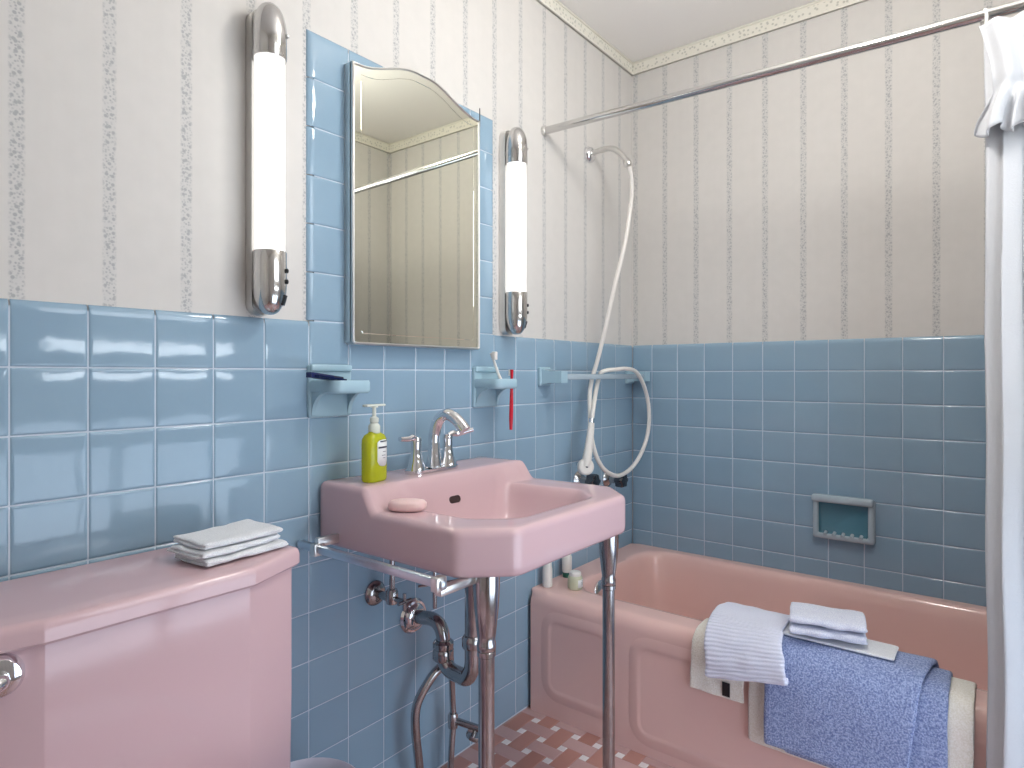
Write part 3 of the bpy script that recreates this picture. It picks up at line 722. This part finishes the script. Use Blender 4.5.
# ------------------------------------------------------------------ medicine cabinet with mirror
mc = thing('medicine_cabinet', 'mirrored medicine cabinet with arched top and steel frame above the sink', 'mirror cabinet', (-1.23, 0, 1.15))
X0, X1, Z0 = -1.455, -1.004, 1.155
def arch(n=40):
    out = []
    for k in range(n+1):
        t = k/n; xx = X0+(X1-X0)*t
        s = 1-abs(2*t-1)
        out.append((xx, 1.815+.050*sm(.06, .90, s)))
    return out
outl = [(X1-.006, Z0), (X1, Z0+.006)]+[(x, z) for x, z in reversed(arch())]+[(X0, Z0+.006), (X0+.006, Z0)]
outl = outl[::-1]
v = MB(); prism(v, outl, -.004, .026, .001, T=wallT()); sub('cabinet_box', v, M['steel'], mc)
v = MB(); fr_out = outl; rings = []
for d, z in ((0, .022), (0, .030), (.001, .0325), (.0028, .0335), (.0048, .0325), (.0060, .0298)): rings.append([(x, y, z) for x, y in offset_poly(outl, d)])
v.rings(rings, cap0=False, cap1=False, T=wallT()); sub('frame', v, M['steel'], mc, 60)
XM, ZM = (X0+X1)/2, Z0+.355
v = MB(); rings = [[(XM+(x-XM)*(1-d/.2255), ZM+(y-ZM)*(1-d/.355), z) for x, y in outl] for d, z in ((.0050, .0298), (.0065, .0300), (.0255, .0300), (.0262, .0296), (.0269, .0300), (.030, .0300))]
v.rings(rings, cap0=False, T=wallT()); sub('mirror', v, M['mirror'], mc, 4, label='bevelled mirror glass')
v = MB(); v.tube([(X1+.001, -.030, 1.80), (X1+.001, -.030, 1.852)], .0016, 8, smooth=False); sub('hinge_pin', v, M['black'], mc)

# ------------------------------------------------------------------ wall sconces
def bullet(sx, z0, z1, up, r, n=10):
    pr = [(r, z0), (r, z1-(.062 if up else 0))] if up else []
    L = .066
    if up:
        pr = [(r*.97, z0), (r, z0+.002), (r, z1-L)]+[(r*math.cos(a)**.8 if k < n else .001, z1-L+L*math.sin(a)) for k, a in [(k, PI/2*k/n) for k in range(1, n+1)]]
    else:
        pr = [(.001, z0)]+[(r*math.cos(a)**.8, z0+L-L*math.sin(a)) for a in [PI/2*k/n for k in range(n-1, 0, -1)]]+[(r, z0+L), (r, z1-.002), (r*.97, z1)]
    return pr
def sconce(x, label):
    r, cy = .0335, -.043
    t = thing('wall_sconce', label, 'wall lamp', (x, 0, 1.52), 'chrome wall lamps beside the mirror')
    C = Matrix.Translation((x, cy, 0))
    p = MB(); o = capsule(.632, .050, 12); prism(p, [(b, a) for a, b in o][::-1], -.006, .018, .003, T=wallT(x, 0, 1.5225)); sub('back_plate', p, M['steel'], t)
    p = MB(); p.lathe(bullet(x, 1.728, 1.842, True, r), 32, C); sub('upper_cap', p, M['capchrome'], t, 60)
    p = MB(); p.lathe(bullet(x, 1.206, 1.335, False, r), 32, C); lc = sub('lower_cap', p, M['capchrome'], t, 60)
    p = MB(); p.lathe([(r-.005, 1.330), (r-.004, 1.332), (r-.004, 1.731), (r-.005, 1.733)], 32, C); sub('lamp_tube', p, M['tube'], t, 60, label='lit white tube')
    p = MB()
    p.lathe([(.0035, -.002), (.0045, .002), (.003, .004)], 12, dirT((x+.024, cy-.0235, 1.778), (.7, -.7, 0))); sub('screw', p, M['steel'], t)
    for zz in (1.296, 1.274):
        p = MB(); p.lathe([(.0045, -.003), (.005, .0025), (.003, .004)], 12, dirT((x+.022, cy-.0255, zz), (.65, -.75, 0))); sub('switch_button', p, M['black'], lc)
    p = MB(); p.box(-.007, .007, -.011, .011, -.004, .002, .001, T=dirT((x+.0195, cy-.0215, 1.236), (.6, -.74, -.28))); sub('socket', p, M['black'], lc)
sconce(-1.672, 'lit chrome tube wall lamp on wallpaper left of the mirror')
sconce(-.846, 'lit chrome tube wall lamp on wallpaper right of the mirror')

# ------------------------------------------------------------------ shower
sa = thing('shower_spout', 'bent chrome shower arm on the wallpaper near the corner', 'shower arm', (-.342, 0, 1.905))
v = MB(); v.lathe([(.030, -.007), (.031, -.002), (.025, .010), (.014, .016)], 26, dirT((-.342, .0, 1.905), (0, -1, 0))); sub('flange', v, M['chrome'], sa)
v = MB(); v.tube([(-.342, .006, 1.905), (-.342, -.05, 1.912), (-.342, -.10, 1.905), (-.342, -.135, 1.875), (-.342, -.158, 1.84)], .0105, 14); v.lathe([(.0115, 0), (.0145, .004), (.0145, .02), (.010, .026)], 16, dirT((-.342, -.150, 1.852), (0, -.52, -.85))); sub('arm_pipe', v, M['steel'], sa)
hs = thing('hand_shower', 'white hand shower with long hose looped over the towel rail', 'hand shower', (-.5, -.09, .78))
v = MB(); v.tube([(-.342, -.163, 1.828), (-.322, -.163, 1.77), (-.320, -.158, 1.70), (-.338, -.145, 1.56), (-.362, -.115, 1.40), (-.380, -.085, 1.24), (-.388, -.058, 1.13), (-.402, -.046, 1.07), (-.425, -.050, 1.02), (-.458, -.070, .95), (-.474, -.085, .87), (-.448, -.093, .79), (-.385, -.095, .735), (-.285, -.095, .708), (-.17, -.095, .735), (-.085, -.095, .80), (-.045, -.095, .88), (-.055, -.097, .97), (-.10, -.098, 1.045), (-.165, -.099, 1.094), (-.245, -.096, 1.105), (-.300, -.088, 1.102), (-.330, -.068, 1.099), (-.347, -.051, 1.090), (-.358, -.048, 1.07), (-.385, -.054, 1.035), (-.435, -.074, .985), (-.470, -.088, .945), (-.480, -.091, .927)], .0078, 10, 5); sub('hose', v, M['plastic'], hs, 70)
v = MB(); v.tube([(-.480, -.091, .930), (-.486, -.093, .912)], .0095, 12, smooth=False); sub('hose_nut', v, M['chrome'], hs)
v = MB(); v.tube([(-.484, -.092, .915), (-.492, -.094, .89), (-.508, -.095, .83), (-.519, -.094, .79), (-.523, -.092, .77)], [.0105, .012, .0145, .0165, .017], 16)
v.lathe([(.012, -.024), (.026, -.018), (.0285, -.004), (.0285, .004), (.026, .008), (.020, .009)], 28, dirT((-.524, -.094, .768), (-.55, -.78, .15))); hd = sub('shower_head', v, M['plastic'], hs, 60)
v = MB(); v.lathe([(.0045, -.001), (.0045, .0016), (.002, .002)], 14, dirT(Vector((-.524, -.094, .768))+Vector((-.55, -.78, .15)).normalized()*.009, (-.55, -.78, .15))); sub('nozzle', v, M['ink'], hd)
for xx, zz, lab in ((-.425, .700, 'chrome tub tap half hidden behind the white hand shower head'), (-.215, .678, 'chrome tub tap below the hose loop near the corner')):
    t = thing('tub_tap', lab, 'tap', (xx, 0, zz), 'tub taps behind the sink')
    v = MB(); v.lathe([(.033, -.002), (.034, .003), (.026, .012), (.017, .018), (.014, .045)], 26, dirT((xx, -.0005, zz), (0, -1, 0))); sub('flange', v, M['oldchrome'], t)
    v = MB(); T = dirT((xx, -.042, zz), (0, -1, 0)); pr = [(.026+.0035*math.cos(6*a))*1 for a in [2*PI*k/48 for k in range(48)]]
    v.rings([[(pr[k]*s*math.cos(2*PI*k/48), pr[k]*s*math.sin(2*PI*k/48), z) for k in range(48)] for s, z in ((.6, 0), (.95, .004), (1, .012), (1, .030), (.9, .037), (.5, .040))], T=T); sub('knob', v, M['tapmetal'], t, 50)
# tub corner toiletries
def bottle(name, label, loc, prof, parts):
    t = thing(name, label, 'bottle' if name != 'jar' else 'jar', loc, None)
    for nm, pr, m in parts:
        v = MB(); v.lathe(pr, 26, Matrix.Translation(loc)); sub(nm, v, m, t, 50)
    return t
bottle('shampoo_bottle', 'plain white toiletry bottle on the tub corner next to the wall', (-.668, -.034, .384), None,
       (('bottle_body', [(.014, 0), (.0165, .002), (.0165, .055), (.0155, .062), (.0145, .068)], M['plastic']), ('cap', [(.0145, .068), (.0145, .086), (.012, .088)], M['white'])))
bottle('shampoo_bottle', 'white toiletry bottle standing on its green cap on the tub ledge', (-.545, -.030, .384), None,
       (('cap', [(.014, 0), (.015, .001), (.015, .016), (.014, .018)], M['green']), ('bottle_body', [(.0155, .018), (.017, .022), (.0175, .07), (.012, .082), (.004, .085)], M['plastic'])))
jt = bottle('jar', 'squat cream jar with white printed label on the tub corner', (-.630, -.118, .384), None,
       (('jar_body', [(.020, 0), (.0235, .003), (.0245, .012), (.0245, .034), (.022, .042), (.018, .044)], M['jar']), ('lid', [(.018, .043), (.0195, .044), (.0195, .054), (.017, .056)], M['plastic'])))
v = MB(); V = []; n = 12
for i in range(n+1):
    a = math.radians(-125+95*i/n); V += [(-.630+.0248*math.cos(a), -.118+.0248*math.sin(a), .393), (-.630+.0248*math.cos(a), -.118+.0248*math.sin(a), .418)]
v.add(V, [(2*i, 2*i+2, 2*i+3, 2*i+1) for i in range(n)]); lb = sub('label_sticker', v, M['paper'], jt, 180, label='white label with grey print'); lb.modifiers.new('solid', 'SOLIDIFY').thickness = .0004
v = MB()
for z0, i0, i1 in ((.413, 4, 9), (.4075, 3, 10), (.4025, 4, 8)):
    V = []
    for i in range(i0, i1+1):
        a = math.radians(-125+95*i/n); V += [(-.630+.0251*math.cos(a), -.118+.0251*math.sin(a), z0), (-.630+.0251*math.cos(a), -.118+.0251*math.sin(a), z0+.0016)]
    v.add(V, [(2*i, 2*i+2, 2*i+3, 2*i+1) for i in range(i1-i0)])
sub('label_print', v, M['ink'], lb, 180)

# ------------------------------------------------------------------ soap recess on the right wall
nc = thing('recessed_soap_dish', 'grey-blue ceramic soap dish recessed in the tub wall tiles', 'soap dish', (0, (NY0+NY1)/2, .59))
def rect(y0, y1, z0, z1, r): return rpoly([(y0, z0), (y1, z0), (y1, z1), (y0, z1)], r, 6)
v = MB(); T = TB; rings = []
for (d, r, z) in ((-.014, .012, -.002), (-.014, .012, .014), (-.011, .010, .024), (-.004, .008, .028), (.003, .006, .026), (.006, .006, .018)):
    rings.append([(a, b, z) for a, b in rect(NY0+d, NY1-d, NZ0+d, NZ1-d, r)])
v.rings(rings, cap0=False, cap1=False, T=T)
v.box(-.036, -.002, NY0-.012, NY1+.016, NZ1-.008, NZ1+.018, .009, 4)              # rounded grab lip along the top
for k in range(5): v.tube([(-.030, NY0+.026+k*.027, NZ0+.003), (-.010, NY0+.026+k*.027, NZ0+.009)], .006, 10, smooth=False)
sub('surround', v, M['ceramic2'], nc, 50)
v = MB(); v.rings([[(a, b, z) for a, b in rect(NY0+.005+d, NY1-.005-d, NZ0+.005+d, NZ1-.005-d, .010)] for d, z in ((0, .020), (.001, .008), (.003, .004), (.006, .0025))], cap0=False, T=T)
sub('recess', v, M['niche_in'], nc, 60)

# ------------------------------------------------------------------ curtain rod, rings and curtain
RX, RZ2, = -.633, 1.898
rd = thing('curtain_rod', 'chrome shower curtain rod spanning the tub below the ceiling', 'curtain rod', (RX, -.78, RZ2))
v = MB(); v.tube([(RX, .006, RZ2+.008), (RX, YF+.0005, RZ2-.025)], .0125, 20, smooth=False); sub('rod', v, M['capchrome'], rd)
for yy, d in ((.0065, -1), (YF+.001, 1)):
    v = MB(); v.lathe([(.0165, 0), (.0165, .012), (.0135, .014)], 22, dirT((RX, yy, RZ2+(.008 if d < 0 else -.025)), (0, d, 0))); sub('rod_socket', v, M['steel'], rd)
ring_ys = (-1.190, -1.275, -1.36, -1.445)
ring0 = None
for i, yy in enumerate(ring_ys):
    if ring0 is None:
        v = MB(); pts = [(.0, .019*math.sin(a), .024*math.cos(a)) for a in [2*PI*k/24 for k in range(25)]]
        v.tube([(p[1], p[0], p[2]) for p in pts], .0032, 8, 2)
        o = v.build('curtain_ring', M['plastic'], loc=(0, 0, 0)); ring0 = o
    else: o = ring0.copy(); COL.objects.link(o)
    o.location = (RX, yy, 1.8675-.0018*i)
    o.rotation_euler = (0, 0, .25-.1*i)
    tag(o, ('white plastic curtain ring at the free edge of the shower curtain', 'white plastic curtain ring next to the one at the free curtain edge', 'white plastic curtain ring third from the free curtain edge', 'white plastic curtain ring nearest the far end of the rod')[i], 'curtain ring', 'rings on the shower curtain rod')
sc = thing('shower_curtain', 'white fabric shower curtain with ruffled valance bunched at the end of the rod', 'shower curtain', (RX, -1.35, 1.86))
def drape(z0, z1, nu, nv, fx, fy, name, parent, m):
    V = []
    for j in range(nv+1):
        t = j/nv; z = z0+(z1-z0)*t
        for i in range(nu+1):
            u = i/nu; V.append((fx(u, t, z), fy(u, t, z), z+(.006*math.sin(u*40) if False else 0)))
    n = nu+1; v = MB(); v.add(V, [(j*n+i, j*n+i+1, (j+1)*n+i+1, (j+1)*n+i) for j in range(nv) for i in range(nu)])
    o = sub(name, v, m, parent, 180); s = o.modifiers.new('solid', 'SOLIDIFY'); s.thickness = .0015
    return o
def cx(u, t, z):
    amp = .016+.020*t
    return RX-.155*sm(0, .78, t)-.004+.6*amp*math.sin(u*2*PI*6.5+1.2)*(1-.2*t)+.006*nz3((u*5, z*2, 1))
def cy(u, t, z): return -1.196-.010*t-(.355)*u+.010*math.sin(u*2*PI*13+t)+.004*nz3((u*2, z*3, 7))*1.5
drape(1.842, .05, 150, 60, cx, cy, 'curtain_panel', sc, M['curtain'])
def vx(u, t, z):
    g = sm(.55, .72, t)
    return RX-.028+.012*math.sin(u*2*PI*6.5+1.2)-.020*g+.016*g*math.sin(u*2*PI*11+.6)+.008*sm(.5, .62, t)*(1-sm(.62, .75, t))
def vy(u, t, z):
    g = sm(.58, 1, t)
    return -1.181-.35*u-.024*math.sin(PI/2*min(1, t/.6))*(1-u)+.006*g*math.sin(u*2*PI*22)+.032*g*(1-u)**8
def val():
    nu, nv = 200, 30; V = []
    for j in range(nv+1):
        t = j/nv
        for i in range(nu+1):
            u = i/nu; z = 1.852-.245*t+.010*sm(.7, 1, t)*math.sin(u*2*PI*11+2.0)
            V.append((vx(u, t, z), vy(u, t, z), z))
    n = nu+1; v = MB(); v.add(V, [(j*n+i, j*n+i+1, (j+1)*n+i+1, (j+1)*n+i) for j in range(nv) for i in range(nu)])
    o = sub('valance', v, M['curtain'], sc, 180); s = o.modifiers.new('solid', 'SOLIDIFY'); s.thickness = .0015
val()

# ------------------------------------------------------------------ towels on the tub rim
# local frame: width runs along world -y, "run" along world -x (outward), height z
YX = axis_T((0, 0, 0), (0, -1, 0), (-1, 0, 0), (0, 0, 1))
def rim_path(z_out, lift=0.0, z_in=.30, out=.0):
    h = lift; o = .742+h*.9+out
    return [(.598-h*.95, z_in), (.606-h*.95, .352), (.617-h*.7, .378+h*.75), (.638, .3885+h), (.68, .3885+h), (.708+h*.35, .386+h), (.728+h*.78, .372+h*.85), (.741+h, .345+h*.45), (.744+h+out, .30), (.746+h+out, .5*(.30+z_out)), (.747+h+out*1.2, z_out)]
def rim_towel(name, label, y0, y1, path, thick, m, amp=.004, seed=0, nu=20, group=None, flare=0, skew=0, taper=0, tilt=0):
    yc = (y0+y1)/2
    o = sheet(path, (y0-y1)/2, YX, (0, yc, 0), thick, nu, amp, seed, name, m, flare=flare, skew=skew, taper=taper, tilt=tilt)
    return tag(o, label, 'towel' if 'mat' not in name else 'bath mat', group)
rim_towel('bath_mat', 'cream bath mat hanging over the tub rim beneath the blue towel', -.712, -1.177, rim_path(.155, .0045, .33), .006, M['cream'], .0018, 3)
lt = rim_towel('bath_mat', 'small cream cloth with black tag hanging over tub rim left of the blue towel', -.560, -.702, rim_path(.245, .0045, .35, .002), .005, M['cream'], .003, 8)
v = MB(); v.box(-.7585, -.7565, -.668, -.648, .252, .288, .0006); sub('tag', v, M['black'], lt, label='black and white sewn tag')
lt['label'] = 'small cream cloth with black tag hanging over tub rim left of the blue towel'
bt = rim_towel('bath_towel', 'blue-grey terry bath towel folded in half over the tub rim', -.758, -1.112, rim_path(.180, .0305, .36, .004), .013, M['bluetowel'], .003, 5, nu=24, taper=.055)
ul = sheet(rim_path(.165, .0150, .36, .002), (1.132-.80)/2, YX, (0, 0, 0), .009, 22, .0018, 6, 'under_layer', M['bluetowel'])
ul.parent = bt; ul.location = (0, -(.80+1.132)/2-bt.location.y, 0); 
# white hand towel lying along the rim, on top
v = sheet([(.628, .434), (.66, .4335), (.69, .4325), (.712, .4315)], .185, YX, (0, -.843, 0), .006, 24, .002, 11, 'hand_towel', M['whitecloth'])
tag(v, 'flat white hand towel lying along the tub rim on the blue towel', 'towel')
rim_towel('washcloth', 'pale ribbed washcloth draped over the tub rim above the cream cloth', -.604, -.786, [(.598, .436), (.625, .441), (.655, .444), (.69, .443), (.724, .440), (.757, .428), (.783, .404), (.796, .380), (.802, .358), (.804, .342), (.803, .333), (.797, .331), (.794, .341)], .010, M['rib'], .005, 14, nu=16, skew=.026, flare=.008, tilt=.019)
z = .443
wc = sheet([(-.044, .002), (.0, 0), (.044, .002), (.055, .007), (.046, .0135), (.0, .013), (-.040, .014), (-.052, .020), (-.040, .0265), (.0, .027), (.042, .0275), (.053, .0335), (.044, .040), (.0, .043), (-.048, .040)], .084, YX @ rotz(-.22), (-.668, -.878, z+.005), .0095, 18, .008, 20, 'washcloth', M['lilaccloth'])
tag(wc, 'pale washcloth folded into thick layers on the white hand towel', 'washcloth')

# ------------------------------------------------------------------ ceiling lamp (behind the camera's view, lights the room)
LX, LY, LZ = -1.10, -.95, 2.12
cl = thing('ceiling_light', 'round opal glass globe lamp hanging on a short stem from the ceiling', 'ceiling light', (LX, LY, ZC))
v = MB(); v.lathe([(.055, -.0005), (.055, -.012), (.04, -.02), (.012, -.024), (.012, -.15), (.035, -.155), (.035, -.175)], 30, Matrix.Translation((LX, LY, ZC))); sub('stem', v, M['steel'], cl)
v = MB(); v.lathe([(.001, -.1)]+[(.1*math.cos(a), .1*math.sin(a)) for a in [-PI/2+PI*k/20 for k in range(1, 19)]]+[(.034, .094)], 36, Matrix.Translation((LX, LY, LZ))); sub('glass_globe', v, M['dome'], cl, 70)

# ------------------------------------------------------------------ world, camera, view
w = bpy.data.worlds.new('World'); scene.world = w; w.use_nodes = True
w.node_tree.nodes['Background'].inputs['Color'].default_value = (.75, .85, 1, 1); w.node_tree.nodes['Background'].inputs['Strength'].default_value = .5
cam = bpy.data.cameras.new('camera'); co = bpy.data.objects.new('camera', cam); COL.objects.link(co); scene.camera = co
co.location = (-2.387, -1.2335, 1.085); co.rotation_euler = (PI/2, 0, math.radians(38.1-90))
cam.sensor_width = 36; cam.lens = 634/1024*36; cam.shift_y = -10/1024; cam.clip_start = .02
scene.view_settings.view_transform = 'Standard'; scene.view_settings.look = 'None'
scene.view_settings.exposure = 0.26; scene.view_settings.gamma = 1; scene.view_settings.use_curve_mapping = False
